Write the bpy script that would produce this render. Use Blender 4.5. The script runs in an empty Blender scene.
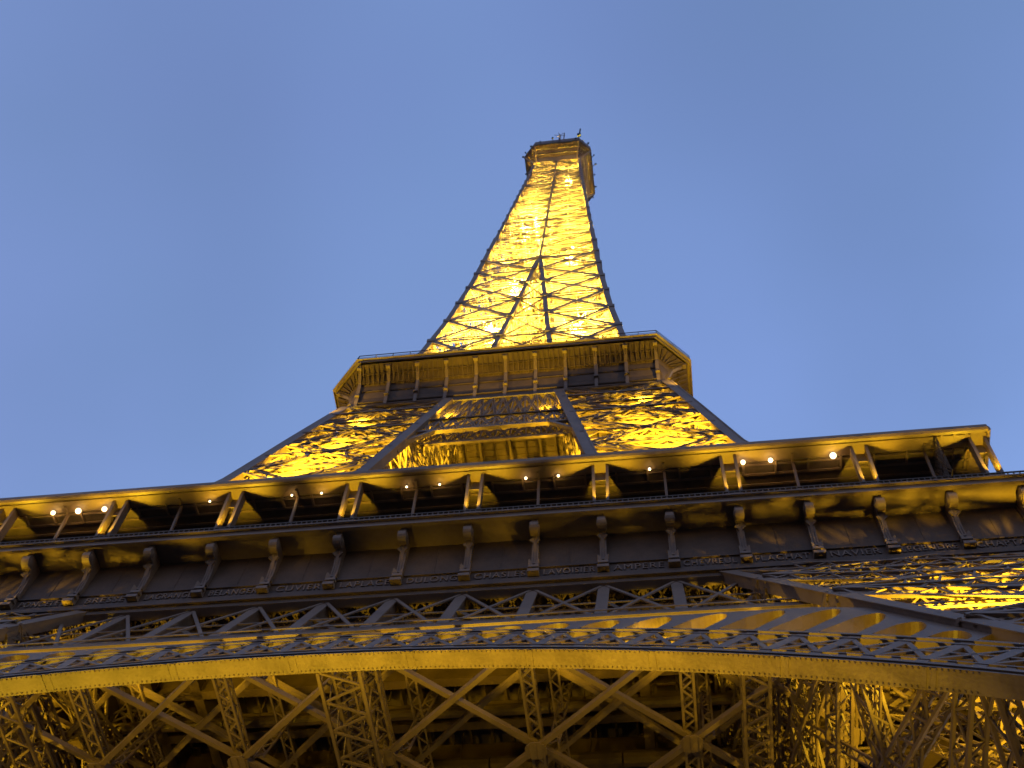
import bpy, math, random
import numpy as np
from mathutils import Vector, Matrix
random.seed(5); rng = np.random.default_rng(5)
R = math.radians
scene = bpy.context.scene
col = scene.collection

# ------------------------------------------------------------------ camera
cd = bpy.data.cameras.new('camera'); cam = bpy.data.objects.new('camera', cd); col.objects.link(cam)
cr = Vector((0.990396, 0.121551, 0.06589)); cu = Vector((0.082252, -0.901039, 0.425868)); cf = Vector((-0.111134, 0.416359, 0.902383))
m = Matrix(((cr.x, cu.x, -cf.x, 14.51), (cr.y, cu.y, -cf.y, -69.634), (cr.z, cu.z, -cf.z, 1.6), (0, 0, 0, 1)))
cam.matrix_world = m
cd.sensor_width = 36; cd.lens = 36 * 1098.5 / 1024
cd.clip_start = 0.1; cd.clip_end = 8000
scene.camera = cam

# ------------------------------------------------------------------ sky, sun, exposure
EXPO = 5.7                             # a dusk exposure; the lamps below are scaled to it
W = bpy.data.worlds.new('World'); scene.world = W; W.use_nodes = True
nt = W.node_tree; bg = nt.nodes['Background']
sky = nt.nodes.new('ShaderNodeTexSky'); sky.sky_type = 'NISHITA'; sky.sun_disc = False
SUN_EL, SUN_AZ = R(-2.0), R(60)       # the sun has just set behind the tower
sky.sun_elevation = SUN_EL; sky.sun_rotation = SUN_AZ
sky.air_density = 1.0; sky.dust_density = 1.0; sky.ozone_density = 1.9
# a thin uneven dusk veil over the clear sky
tc_ = nt.nodes.new('ShaderNodeTexCoord'); nz_ = nt.nodes.new('ShaderNodeTexNoise'); nz_.inputs['Scale'].default_value = 2.6; nz_.inputs['Detail'].default_value = 4; nz_.inputs['Roughness'].default_value = .55
mp_ = nt.nodes.new('ShaderNodeMapRange'); mp_.inputs[1].default_value = .3; mp_.inputs[2].default_value = .7; mp_.inputs[3].default_value = .0; mp_.inputs[4].default_value = .5
mx_ = nt.nodes.new('ShaderNodeMix'); mx_.data_type = 'RGBA'; mx_.inputs[7].default_value = (.024, .041, .076, 1)
nt.links.new(tc_.outputs['Generated'], nz_.inputs['Vector']); nt.links.new(nz_.outputs[0], mp_.inputs[0]); nt.links.new(mp_.outputs[0], mx_.inputs[0])
nt.links.new(sky.outputs[0], mx_.inputs[6])
SKY_SEED = (-10.05, 4.99, 5.1)
ma_ = nt.nodes.new('ShaderNodeMapping'); ma_.inputs['Location'].default_value = SKY_SEED
n2_ = nt.nodes.new('ShaderNodeTexNoise'); n2_.inputs['Scale'].default_value = 1.5; n2_.inputs['Detail'].default_value = 2; n2_.inputs['Roughness'].default_value = .4
m2_ = nt.nodes.new('ShaderNodeMapRange'); m2_.interpolation_type = 'SMOOTHSTEP'; m2_.inputs[1].default_value = .34; m2_.inputs[2].default_value = .56; m2_.inputs[3].default_value = .8; m2_.inputs[4].default_value = 1.0
v_ = nt.nodes.new('ShaderNodeVectorMath'); v_.operation = 'SCALE'
nt.links.new(tc_.outputs['Generated'], ma_.inputs[0]); nt.links.new(ma_.outputs[0], n2_.inputs['Vector']); nt.links.new(n2_.outputs[0], m2_.inputs[0])
nt.links.new(mx_.outputs[2], v_.inputs[0]); nt.links.new(m2_.outputs[0], v_.inputs['Scale']); nt.links.new(v_.outputs[0], bg.inputs[0]); bg.inputs[1].default_value = 0.15
sd = bpy.data.lights.new('sun', 'SUN'); sd.energy = 0.0005; sd.angle = R(15); sd.color = (1, .8, .65)
so = bpy.data.objects.new('sun', sd); col.objects.link(so)
so.rotation_euler = (R(88), 0, math.pi - SUN_AZ)
scene.view_settings.view_transform = 'Standard'; scene.view_settings.look = 'None'
scene.view_settings.exposure = EXPO; scene.view_settings.gamma = 1; scene.view_settings.use_curve_mapping = False
cy = scene.cycles
cy.use_denoising = True; cy.denoiser = 'OPENIMAGEDENOISE'; cy.denoising_prefilter = 'ACCURATE'; cy.denoising_input_passes = 'RGB_ALBEDO_NORMAL'
cy.max_bounces = 3; cy.diffuse_bounces = 2; cy.glossy_bounces = 2; cy.transmission_bounces = 0
cy.sample_clamp_indirect = 4; cy.sample_clamp_direct = 0
cy.caustics_reflective = False; cy.caustics_refractive = False
cy.use_light_tree = True
cy.filter_width = 1.6

# ------------------------------------------------------------------ materials
def mat(name, c1, c2, rough=.55, scale=.6, metal=0., bump=0.):
    M = bpy.data.materials.new(name); M.use_nodes = True
    n = M.node_tree.nodes; l = M.node_tree.links; b = n['Principled BSDF']
    tc = n.new('ShaderNodeTexCoord')
    nz = n.new('ShaderNodeTexNoise'); nz.inputs['Scale'].default_value = scale; nz.inputs['Detail'].default_value = 6
    n2 = n.new('ShaderNodeTexNoise'); n2.inputs['Scale'].default_value = scale * 9; n2.inputs['Detail'].default_value = 3
    mx = n.new('ShaderNodeMath'); mx.operation = 'MULTIPLY_ADD'; mx.inputs[1].default_value = .35
    l.new(tc.outputs['Object'], nz.inputs['Vector']); l.new(tc.outputs['Object'], n2.inputs['Vector'])
    l.new(n2.outputs[0], mx.inputs[0]); l.new(nz.outputs[0], mx.inputs[2])
    rp = n.new('ShaderNodeValToRGB'); rp.color_ramp.elements[0].position = .45; rp.color_ramp.elements[1].position = .85
    rp.color_ramp.elements[0].color = (*c1, 1); rp.color_ramp.elements[1].color = (*c2, 1)
    l.new(mx.outputs[0], rp.inputs[0]); l.new(rp.outputs[0], b.inputs['Base Color'])
    b.inputs['Roughness'].default_value = rough; b.inputs['Metallic'].default_value = metal
    b.inputs['Specular IOR Level'].default_value = .3
    if bump:
        bp = n.new('ShaderNodeBump'); bp.inputs['Strength'].default_value = bump; bp.inputs['Distance'].default_value = .05
        l.new(n2.outputs[0], bp.inputs['Height']); l.new(bp.outputs[0], b.inputs['Normal'])
    return M
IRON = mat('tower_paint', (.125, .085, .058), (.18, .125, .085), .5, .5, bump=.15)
IRON_D = mat('shaded_paint', (.058, .037, .023), (.095, .061, .038), .6, .7, bump=.2)  # darker copy of the tower paint, with shade put into its colour
BOARD = mat('painted_board', (.11, .076, .052), (.16, .112, .078), .65, .4, bump=.3)
DARK = mat('dark_mesh_metal', (.07, .05, .035), (.11, .08, .055), .6, 1.5)
STONE = mat('pale_stone', (.30, .27, .23), (.40, .36, .31), .8, .5, bump=.4)
PAVE = mat('paving', (.07, .066, .06), (.12, .11, .10), .85, .15, bump=.4)
BLACK = mat('black_equipment', (.02, .02, .022), (.04, .04, .042), .5, 2)
WHITE = mat('white_paint', (.7, .68, .66), (.8, .78, .76), .5, 2)
SOFF = mat('arch_soffit_paint', (.095, .062, .040), (.19, .133, .09), .5, .8, bump=.4)
def emis(name, c, s):
    M = bpy.data.materials.new(name); M.use_nodes = True; n = M.node_tree.nodes; b = n['Principled BSDF']
    b.inputs['Base Color'].default_value = (.8, .8, .8, 1)
    b.inputs['Emission Color'].default_value = (*c, 1); b.inputs['Emission Strength'].default_value = s * 2 ** -EXPO
    return M
GLOW = emis('lit_plate_glow', (1, .62, .10), 1.3)  # emission in place of lamplight on the strut foot plates
LAMP = emis('warm_white_globe', (1, .74, .42), 4)
PALE_RED = mat('pale_red_paint', (.35, .2, .18), (.5, .32, .3), .6, 2)

# ------------------------------------------------------------------ mesh collector
class MB:
    def __init__(s): s.bars = []; s.v = []; s.f = []; s.n = 0
    def bar(s, a, b, w, h, n=(0, 0, 1)):
        s.bars.append((*a, *b, w, h, *n)); return s
    def poly(s, pts, faces):
        o = s.n
        s.v.append(np.array(pts, float)); s.n += len(pts)
        for f in faces: s.f.append([i + o for i in f])
        return s
    def box(s, c, d):
        c = np.array(c); x, y, z = np.array(d) / 2
        return s.poly([c + (i * x, j * y, k * z) for i in (-1, 1) for j in (-1, 1) for k in (-1, 1)],
               [(0, 1, 3, 2), (4, 6, 7, 5), (0, 4, 5, 1), (2, 3, 7, 6), (0, 2, 6, 4), (1, 5, 7, 3)])
    def prism(s, loop, off):               # loop of 3-D points swept by off
        k = len(loop); L = np.array(loop, float); o = np.array(off, float)
        F = [list(range(k))[::-1], list(range(k, 2 * k))] + [[i, (i + 1) % k, (i + 1) % k + k, i + k] for i in range(k)]
        return s.poly(np.vstack([L, L + o]), F)
    def flat(s, a, b, wid, n, cw=.09, ct=.12, pitch=None):   # flat lattice girder: two angles and a zigzag
        a = np.array(a, float); b = np.array(b, float); d = b - a; L = np.linalg.norm(d)
        if L < 1e-6: return s
        d /= L; n = np.array(n, float); sd = np.cross(d, n); q = np.linalg.norm(sd)
        if q < 1e-6: return s
        sd /= q; h = sd * wid / 2
        s.bar(a + h, b + h, cw, ct, n); s.bar(a - h, b - h, cw, ct, n)
        k = max(2, int(round(L / (pitch or wid * 1.0))))
        t = [a + d * L * i / k + (h if i % 2 else -h) for i in range(k + 1)]
        for i in range(k): s.bar(t[i], t[i + 1], cw * .75, ct * .5, n)
        return s
    def boxlat(s, a, b, wid, dep, n, cw=.09, pitch=None):  # box lattice girder, four angles
        a = np.array(a, float); b = np.array(b, float); d = b - a; d /= np.linalg.norm(d)
        n = np.array(n, float); n = n - d * (n @ d); n /= np.linalg.norm(n); sd = np.cross(d, n)
        s.flat(a + n * dep / 2, b + n * dep / 2, wid, n, cw, cw, pitch); s.flat(a - n * dep / 2, b - n * dep / 2, wid, n, cw, cw, pitch)
        for e in (1, -1): s.flat(a + sd * e * wid / 2, b + sd * e * wid / 2, dep, sd, cw * .8, cw * .8, pitch)
        return s
    def build(s, name, M, parent=None):
        V = list(s.v); nv = s.n; loops = []; sizes = []
        if s.bars:
            B = np.array(s.bars); p0, p1, w, h, n = B[:, :3], B[:, 3:6], B[:, 6:7], B[:, 7:8], B[:, 8:]
            d = p1 - p0; L = np.linalg.norm(d, axis=1, keepdims=True); L[L == 0] = 1; d = d / L
            sd = np.cross(d, n); q = np.linalg.norm(sd, axis=1, keepdims=True)
            bad = q[:, 0] < 1e-5
            if bad.any():
                sd[bad] = np.cross(d[bad], np.array([.3, .9, .2])); q = np.linalg.norm(sd, axis=1, keepdims=True)
            sd /= q; up = np.cross(sd, d)
            a = sd * w / 2; u = up * h / 2
            P = np.stack([p0 - a - u, p0 + a - u, p0 + a + u, p0 - a + u, p1 - a - u, p1 + a - u, p1 + a + u, p1 - a + u], 1).reshape(-1, 3)
            base = (np.arange(len(B)) * 8 + nv)[:, None]
            F = np.array([0, 1, 5, 4, 1, 2, 6, 5, 2, 3, 7, 6, 3, 0, 4, 7, 3, 2, 1, 0, 4, 5, 6, 7])[None] + base
            V.append(P); loops.append(F.ravel()); sizes.append(np.full(len(B) * 6, 4)); 
        lo = []; sz = []
        for f in s.f: lo += f; sz.append(len(f))
        loops.insert(0, np.array(lo, int)); sizes.insert(0, np.array(sz, int))
        V = np.vstack(V); loops = np.concatenate(loops).astype(np.int32); sizes = np.concatenate(sizes).astype(np.int32)
        me = bpy.data.meshes.new(name)
        me.vertices.add(len(V)); me.vertices.foreach_set('co', V.astype(np.float32).ravel())
        me.loops.add(len(loops)); me.loops.foreach_set('vertex_index', loops)
        me.polygons.add(len(sizes)); me.polygons.foreach_set('loop_start', np.concatenate([[0], np.cumsum(sizes)[:-1]]).astype(np.int32))
        me.update(calc_edges=True); me.validate(); me.shade_flat()
        me.materials.append(M)
        o = bpy.data.objects.new(name, me); col.objects.link(o)
        if parent: o.parent = parent
        return o
def empty(name, parent=None, loc=(0, 0, 0)):
    o = bpy.data.objects.new(name, None); col.objects.link(o); o.location = loc
    if parent: o.parent = parent
    return o
def dup(o, parent, rot=0., loc=None, scale=None):
    """a copy of a part with copies of its sub-parts"""
    c = o.copy(); col.objects.link(c); c.parent = parent
    if rot: c.rotation_euler.z = rot
    if loc: c.location = loc
    if scale: c.scale = scale
    for ch in list(o.children):
        g = ch.copy(); col.objects.link(g); g.parent = c
        if g.type == 'LIGHT': pass
    return c

K = 1.9 * 2 ** -EXPO
PALE = (1.0, .74, .08)                  # the brighter, yellower projectors of the spire
SODIUM = (1.0, .65, .022)
def spot(loc, aim, power, ang=150, rad=.25, blend=.8, color=SODIUM):
    d = bpy.data.lights.new('floodlight_beam', 'SPOT'); d.energy = power * K; d.spot_size = R(ang); d.spot_blend = blend
    d.color = color; d.shadow_soft_size = rad
    o = bpy.data.objects.new('floodlight_beam', d); col.objects.link(o)
    v = Vector(aim) - Vector(loc)
    o.location = loc; o.rotation_euler = v.to_track_quat('-Z', 'Y').to_euler()
    return o
def fixture(loc, aim, parent, size=.34):
    """projector housing: a flared box with a glowing lens, just behind the lamp"""
    z = (Vector(aim) - Vector(loc)).normalized()
    x = z.orthogonal().normalized(); y = z.cross(x)
    c = Vector(loc) - z * .45; s = size / 2; b = MB()
    def ring(k, r): return [tuple(c + z * k + x * (i * r) + y * (j * r)) for i, j in ((-1, -1), (1, -1), (1, 1), (-1, 1))]
    A = ring(-.35, s * .55); Bq = ring(.1, s); Cq = ring(.1, s * .85); D = ring(.02, s * .8)
    b.poly(A + Bq + Cq + D, [(3, 2, 1, 0)] + [(i, (i + 1) % 4, (i + 1) % 4 + 4, i + 4) for i in range(4)] +
           [(i + 4, (i + 1) % 4 + 4, (i + 1) % 4 + 8, i + 8) for i in range(4)] + [(i + 8, (i + 1) % 4 + 8, (i + 1) % 4 + 12, i + 12) for i in range(4)] + [(12, 13, 14, 15)])
    b.bar(tuple(c - z * .35), tuple(c - z * .7), .12, .12, tuple(x))
    return b.build('floodlight', DARK, parent)

# ------------------------------------------------------------------ tower profile (metres)
def wl(z): return 62.5 - .5528 * z                     # outer half width, ground to first floor
def il(z): return 39.0 - .390 * z                      # inner face of a leg
ZU = [53, 57.6, 86.5, 99, 110, 116, 135, 150, 170, 198, 223, 250, 276]
WU = [32.2, 30.6, 22.9, 20.3, 17.95, 16.8, 13.4, 11.9, 10.4, 8.9, 7.6, 6.2, 5.0]
IU = [16.0, 15.2, 10.1, 8.0, 6.1, 5.5, 3.7, 2.5, 1.0]
def wu(z): return float(np.interp(z, ZU, WU))
def iu(z): return float(np.interp(z, [53, 57.6, 86.5, 99, 110, 116, 135, 150, 180], [16.0, 15.2, 10.1, 8.0, 6.15, 5.5, 3.75, 2.6, .3]))
D = 3.9625                                             # bay of the gallery brackets

tower = empty('lattice_tower')
tower['label'] = 'floodlit wrought iron lattice tower with an arch, three platforms and a tapering spire'
tower['category'] = 'tower'

# ------------------------------------------------------------------ ground
g = MB()
N = 24
g.poly([(-3000, -3000, 0), (3000, -3000, 0), (3000, 3000, 0), (-3000, 3000, 0)], [(0, 1, 2, 3)])
go = g.build('ground', PAVE); go['kind'] = 'structure'

# ------------------------------------------------------------------ one leg, ground to first floor (front right), then turned copies
def leg_panels(mb, zs, wf, inf, wid, cw, fine=True, dep=None, diag=True, infill=0, pitch=None):
    for z0, z1 in zip(zs[:-1], zs[1:]):
        def cn(z): W_, I_ = wf(z), inf(z); return {'oo': (W_, -W_, z), 'oi': (W_, -I_, z), 'io': (I_, -W_, z), 'ii': (I_, -I_, z)}
        A, B = cn(z0), cn(z1)
        for p, q, n in (('io', 'oo', (0, -1, .3)), ('oi', 'oo', (1, 0, .3)), ('ii', 'oi', (0, 1, -.3)), ('ii', 'io', (-1, 0, -.3))):
            a, b, c, d = A[p], A[q], B[q], B[p]
            f = (lambda s, e: mb.boxlat(s, e, wid, dep, n, cw, pitch)) if dep else (lambda s, e: mb.flat(s, e, wid, n, cw, cw))
            f(a, c); f(b, d); f(d, c)
            if infill:
                mid = lambda u, v, t: tuple(np.array(u) * (1 - t) + np.array(v) * t)
                for t in np.linspace(0, 1, infill + 2)[1:-1]:
                    mb.flat(mid(a, b, t), mid(d, c, t), wid * .5, n, cw * .7, cw * .7)
                for t in (.33, .66): mb.flat(mid(a, d, t), mid(b, c, t), wid * .4, n, cw * .7, cw * .7)
        if diag:
            mb.flat(B['oo'], B['ii'], wid, (0, 0, 1), cw, cw); mb.flat(B['oi'], B['io'], wid, (0, 0, 1), cw, cw)

def chord_mesh(zs, fx, fy, sw, name, parent, M=IRON, rivet=True):
    b = MB()
    for z0, z1 in zip(zs[:-1], zs[1:]):
        b.bar((fx(z0), fy(z0), z0), (fx(z1), fy(z1), z1), sw, sw, (0, -1, .4))
        if rivet:                       # flange angles and splice plates
            for e in (-1, 1):
                b.bar((fx(z0) + e * sw * .5, fy(z0) - sw * .52, z0), (fx(z1) + e * sw * .5, fy(z1) - sw * .52, z1), .14, .05, (0, -1, .4))
    return b.build(name, M, parent)

lb = MB()
zl = [0, 13, 25, 34, 42, 48, 53.2]
leg_panels(lb, zl[:3], wl, il, 1.0, .16)
leg_panels(lb, zl[2:], wl, il, 1.0, .15, dep=.7, infill=1)
# inclined lift track and stair flights inside the leg
def mid(z): return (wl(z) + il(z)) / 2
for off in (-2.2, 2.2):
    lb.boxlat((mid(20) + off, -mid(20) + 1, 20), (mid(53) + off, -mid(53) + 1, 53), .9, .9, (0, -1, .5), .1, .9)
for k in range(14):
    z = 26 + k * 2
    s = 3.2 if k % 2 else -3.2
    lb.bar((mid(z) - s, -mid(z) - 3.2, z), (mid(z + 2) + s, -mid(z + 2) - 3.2, z + 2), .9, .12, (0, -1, 0.01))
    lb.box((mid(z) - s, -mid(z) - 3.2, z), (1.6, 1.2, .1))
leg = lb.build('leg', IRON, tower)
for fx, fy in ((wl, lambda z: -wl(z)), (wl, lambda z: -il(z)), (il, lambda z: -wl(z)), (il, lambda z: -il(z))):
    chord_mesh([0, 26.5, 53], fx, fy, .66, 'chord', leg)
# outer face plates of the leg panel (broad flat bars seen in front of the lattice)
pb = MB()
for z0, z1 in ((30, 42), (42, 52.4)):
    a, b, c, d = (il(z0), -wl(z0) - .35, z0), (wl(z0), -wl(z0) - .35, z0), (wl(z1), -wl(z1) - .35, z1), (il(z1), -wl(z1) - .35, z1)
    for p, q in ((a, c), (b, d), (d, c)): pb.bar(p, q, .38, .06, (0, -1, .55))
    for t in (.33, .67):
        u = np.array(a) * (1 - t) + np.array(b) * t; v = np.array(d) * (1 - t) + np.array(c) * t
        pb.bar(u, v, .34, .06, (0, -1, .55))
    for t in (.5,):
        u = np.array(a) * (1 - t) + np.array(d) * t; v = np.array(b) * (1 - t) + np.array(c) * t
        pb.bar(u, v, .24, .06, (0, -1, .55))
pb.build('brace_plate', IRON, leg)
for X, Y in ((wl(0), -wl(0)), (wl(0), -il(0)), (il(0), -wl(0)), (il(0), -il(0))):
    fb = MB()
    for k, (s_, h_) in enumerate(((6, .8), (5, .9), (4, .7))): fb.box((X, Y, .3 + k * .8), (s_, s_, h_))
    fb.build('footing', STONE, leg)
for k in (1, 2, 3): dup(leg, tower, k * math.pi / 2)

# ------------------------------------------------------------------ face girder between the legs (front), turned copies
def girder_pt(x, t):                      # t 0 top .. 1 bottom
    z = 52.4 - 8.1 * t; return np.array((x, -33.45 - 3.65 * t, z))
GN = np.array((0, -.915, .40))
gb = MB(); X0 = 20.5
def gxl(t): return il(52.4 - 8.1 * t)
for t, w in ((0, .55), (1, .7)):
    gb.bar(girder_pt(-gxl(t), t), girder_pt(gxl(t), t), w, .7, GN)
    for e in (-1, 1): gb.bar(girder_pt(-gxl(t), t) + GN * .38 + (0, 0, e * w * .45), girder_pt(gxl(t), t) + GN * .38 + (0, 0, e * w * .45), .16, .05, GN)
gb.bar(girder_pt(-19, .06), girder_pt(19, .06), .2, .5, GN)
inn = -GN * 1.6
for t in (.02, .5, .98): gb.bar(girder_pt(-19, t) + inn, girder_pt(19, t) + inn, .25, .25, GN)
go_ = gb.build('face_girder', IRON, tower)
for i in range(-4, 5):
    x = i * D
    b = MB(); b.bar(girder_pt(x, 0.02), girder_pt(x, .97), .62, .10, GN)
    b.bar(girder_pt(x, .02) - GN * .5, girder_pt(x, .97) - GN * .5, .10, .9, GN)
    b.build('post_plate', IRON, go_)
b = MB()
for i in range(-5, 5):
    x0, x1 = i * D, (i + 1) * D
    for p, q in (((x0, .04), (x1, .96)), ((x1, .04), (x0, .96))): b.bar(girder_pt(*p) + GN * .05, girder_pt(*q) + GN * .05, .2, .08, GN)
    b.bar(girder_pt(x0, .52), girder_pt(x1, .52), .12, .07, GN)
b.build('cross_brace', IRON, go_)
b = MB()                                  # the close lattice of the girder's back plane
for i in range(-28, 28):
    x0 = i * .72
    for zz, yy in ((48.0, -33.0), (49.7, -32.75), (51.4, -32.5)):
        for e in (1, -1): b.bar((x0, yy, zz), (x0 + e * .9, yy + .25, zz + 1.7), .15, .15, (0, -1, 0))
        b.bar((x0, yy, zz), (x0 + .72, yy, zz), .22, .22, (0, -1, 0))
    if i % 6 == 0: b.bar((x0, -33.1, 47.7), (x0, -32.3, 53.2), .3, .3, (0, -1, 0))
for i in range(-30, 30):                  # flat lacing across the top of the box girder
    for y0, y1 in ((-33.3, -32.2), (-32.2, -31.1), (-31.1, -30.0), (-30.0, -28.9)):
        x0 = i * .7
        b.bar((x0, y0, 52.2), (x0 + .7, y1, 52.2), .12, .12); b.bar((x0 + .7, y0, 52.2), (x0, y1, 52.2), .12, .12)
for y in (-33.3, -32.2, -31.1, -30.0, -28.9): b.bar((-21, y, 52.25), (21, y, 52.25), .22, .2)
for i in range(-10, 11): b.bar((i * 2.0, -33.3, 52.3), (i * 2.0, -28.9, 52.3), .2, .3)
b.build('lattice_web', IRON, go_)
for k in (1, 2, 3): dup(go_, tower, k * math.pi / 2)

# ------------------------------------------------------------------ decorative arch in the sloping leg plane
S = .5528; CS = 1 / math.sqrt(1 + S * S)
AN = np.array((0, -CS, S * CS)) ; AN /= np.linalg.norm(AN)    # outward normal (0,-.875,.484)
SC = 5.10
YN = np.array((0, -1., 0))
def ap(r, th, n=0.):                       # arch point: radius, angle from crown, offset along outward normal
    x = r * math.sin(th) - .8; s = SC + r * math.cos(th); z = s * CS
    return np.array((x, -wl(z), z)) + YN * n
RI, RE = 36.0, 40.2
TH = R(62)
ab = MB()
def ring_strip(mb, r0, r1, n0, n1, th0, th1, k):
    th = np.linspace(th0, th1, k + 1)
    P = []
    for t in th: P += [ap(r0, t, n0), ap(r1, t, n0), ap(r1, t, n1), ap(r0, t, n1)]
    F = []
    for i in range(k):
        o = i * 4
        for j in range(4): F.append((o + j, o + (j + 1) % 4, o + 4 + (j + 1) % 4, o + 4 + j))
    F += [(0, 3, 2, 1), (k * 4, k * 4 + 1, k * 4 + 2, k * 4 + 3)]
    mb.poly(P, F)
ring_strip(ab, RI + .22, RI + .5, .12, 0, -TH, TH, 90)       # front lip above the soffit
ring_strip(ab, RE - .12, RE + .12, .14, -.7, -TH, TH, 90)
ring_strip(ab, RE - .62, RE - .44, .10, -.1, -TH, TH, 90)
ring_strip(ab, RI + .9, RI + 1.02, .10, -.1, -TH, TH, 90)
arch = ab.build('arch', IRON, tower)
b = MB(); ring_strip(b, RI, RI + .14, .06, -.84, -TH, TH, 120)
for i in range(-19, 20):                  # cover straps over the joints of the soffit plates
    t = i * .137 + .02
    if abs(t) < TH: 
        for e in (-.0042, .0042): ring_strip(b, RI - .03, RI - .002, .03, -.80, t + e - .0022, t + e + .0022, 1)
for t in np.arange(-.75, .75, .0052):       # rivets along both edges
    for n_ in (-.02, -.74): b.bar(ap(RI + .01, t, n_), ap(RI - .035, t, n_), .05, .05, AN)
b.build('soffit', SOFF, arch)
b = MB()
nc = 44
for i in range(-nc // 2, nc // 2 + 1):
    t0 = i * (2 * TH / nc); t1 = (i + 1) * (2 * TH / nc); tm = (t0 + t1) / 2
    for n_ in (.02, -.62):
        ww = .42 if n_ > 0 else .3
        b.bar(ap(RI + .5, t0, n_), ap(RE - .1, t0, n_), ww, .09, AN)
        b.bar(ap(RI + 1, t0, n_), ap(RE - .5, t1, n_), .2, .07, AN); b.bar(ap(RI + 1, t1, n_), ap(RE - .5, t0, n_), .2, .07, AN)
        b.bar(ap(RI + .5, tm, n_), ap(RI + 1.0, tm, n_), .3, .06, AN)
        b.bar(ap((RI + RE) / 2 + .2, t0, n_), ap((RI + RE) / 2 + .2, t1, n_), .14, .07, AN)
    b.bar(ap(RI + .5, t0, -.3), ap(RE - .1, t0, -.3), .08, .62, AN)
    b.bar(ap(RI + 2.1, tm - .007, -.3), ap(RI + 2.1, tm + .007, -.3), .7, .45, AN)
b.build('ring_lattice', IRON, arch)
# spandrel arcade between the ring and the girder / leg chord
def spand_top(th):
    """radius at which the radial line meets the girder's lower edge (z = 39.9) or the leg's inner chord"""
    best = 60
    for r in np.arange(RE + .1, 60, .1):
        p = ap(r, th)
        if p[2] > 40.3 or abs(p[0]) > il(p[2]) - .45: return r
    return best
dth = 2 * TH / nc * 1.0
arc_cells = []
for sgn in (-1, 1):
    b = MB()
    for i in range(2, 14):
        t0, t1 = sgn * i * dth, sgn * (i + 1) * dth
        h0, h1 = spand_top(t0), spand_top(t1)
        if min(h0, h1) < RE + .5: continue
        k = 16; jw = .14
        prof = []
        for j in range(k + 1):
            u = j / k; th = t0 + (t1 - t0) * u; ht = (h0 + (h1 - h0) * u) - RE
            if u < jw or u > 1 - jw: hole = 0
            else:
                v = (u - .5) / (.5 - jw); hole = max(0, (ht - .45)) * (.35 + .65 * math.sqrt(max(0, 1 - v * v)))
            prof.append((th, RE + hole, RE + ht))
        for j in range(k):
            (ta, ha, Ha), (tb, hb, Hb) = prof[j], prof[j + 1]
            if Ha - ha < .02 and Hb - hb < .02: continue
            loop = [ap(ha, ta, .05), ap(hb, tb, .05), ap(Hb, tb, .05), ap(Ha, ta, .05)]
            if sgn < 0: loop = loop[::-1]
            b.prism(loop, -YN * .85)
    b.build('spandrel_arcade', IRON, arch)
for i in range(-3, 4):                    # ties from the crown of the ring to the girder
    b = MB(); p = ap(RE, i * dth * 1.0); b.bar(p, girder_pt(p[0], 1), .3, .3, AN); b.build('crown_tie', IRON, arch)
for k in (1, 2, 3): dup(arch, tower, k * math.pi / 2)

# ------------------------------------------------------------------ horizontal bracing and beams under the first floor
ZB = 45.0; ZT = 52.6
b = MB()
xs = [k * 2 * D for k in range(-4, 5)]; ys = [-35.8, -29.1, -22.4, -15.2]
def bracing(zb, xs, ys, w, name, nodeplate=True):
    b = MB()
    for j in range(len(ys) - 1):
        for i in range(len(xs) - 1):
            a, c = (xs[i], ys[j], zb), (xs[i + 1], ys[j + 1], zb); e, f = (xs[i + 1], ys[j], zb), (xs[i], ys[j + 1], zb)
            b.bar(a, c, w, .3, (0, 0, 1)); b.bar((e[0], e[1], zb - .31), (f[0], f[1], zb - .31), w, .3, (0, 0, 1))
    return b.build(name, IRON, tower)
fbz = bracing(ZB, xs[1:-1], ys, .27, 'floor_bracing')
for x in xs[1:-1]:
    for y in ys[1:]:
        g_ = MB(); g_.prism([(x - .55, y - .25, ZB - .55), (x - .25, y - .55, ZB - .55), (x + .25, y - .55, ZB - .55), (x + .55, y - .25, ZB - .55),
                             (x + .55, y + .25, ZB - .55), (x + .25, y + .55, ZB - .55), (x - .25, y + .55, ZB - .55), (x - .55, y + .25, ZB - .55)], (0, 0, .06))
        for e in (-.4, 0, .4): g_.box((x + e, y, ZB - .58), (.08, .9, .05))
        g_.build('gusset_plate', IRON, fbz)
for x in xs[1:-1]:
    b = MB()
    b.boxlat((x, ys[0], ZB + .35), (x, ys[-1], ZB + .35), .62, .5, (0, 0, 1), .13, .62)
    b.build('lattice_beam', IRON, fbz)
b = MB()                                  # pair of deep box beams
b.boxlat((-1.1, -35.5, ZB - .4), (-1.1, -12, ZB - .4), 2.1, 1.8, (0, 0, 1), .17, .95)
b.boxlat((-1.1, -35.5, ZB - .4), (-1.1, -12, ZB - .4), .9, 1.0, (0, 0, 1), .12, .6)
b.build('box_beam', IRON, fbz)
for x0 in (19.1, -19.1):
    b = MB(); b.boxlat((x0, -35.5, ZB - .6), (x0, -12, ZB - .6), 1.25, 1.1, (0, 0, 1), .15, .8); b.build('box_beam', IRON, fbz)
for x0 in (20.8, -20.8, 23.4, -23.4):
    b = MB(); b.boxlat((x0, -36, ZB + 1.6), (x0, -14, ZB + 1.6), .8, 1.2, (0, 0, 1), .13, .7); b.build('lattice_beam', IRON, fbz)
fb2 = bracing(49.4, [x + D for x in xs[:-1]], [-34.5, -27.8, -20.5, -13.2], .3, 'floor_bracing')
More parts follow.
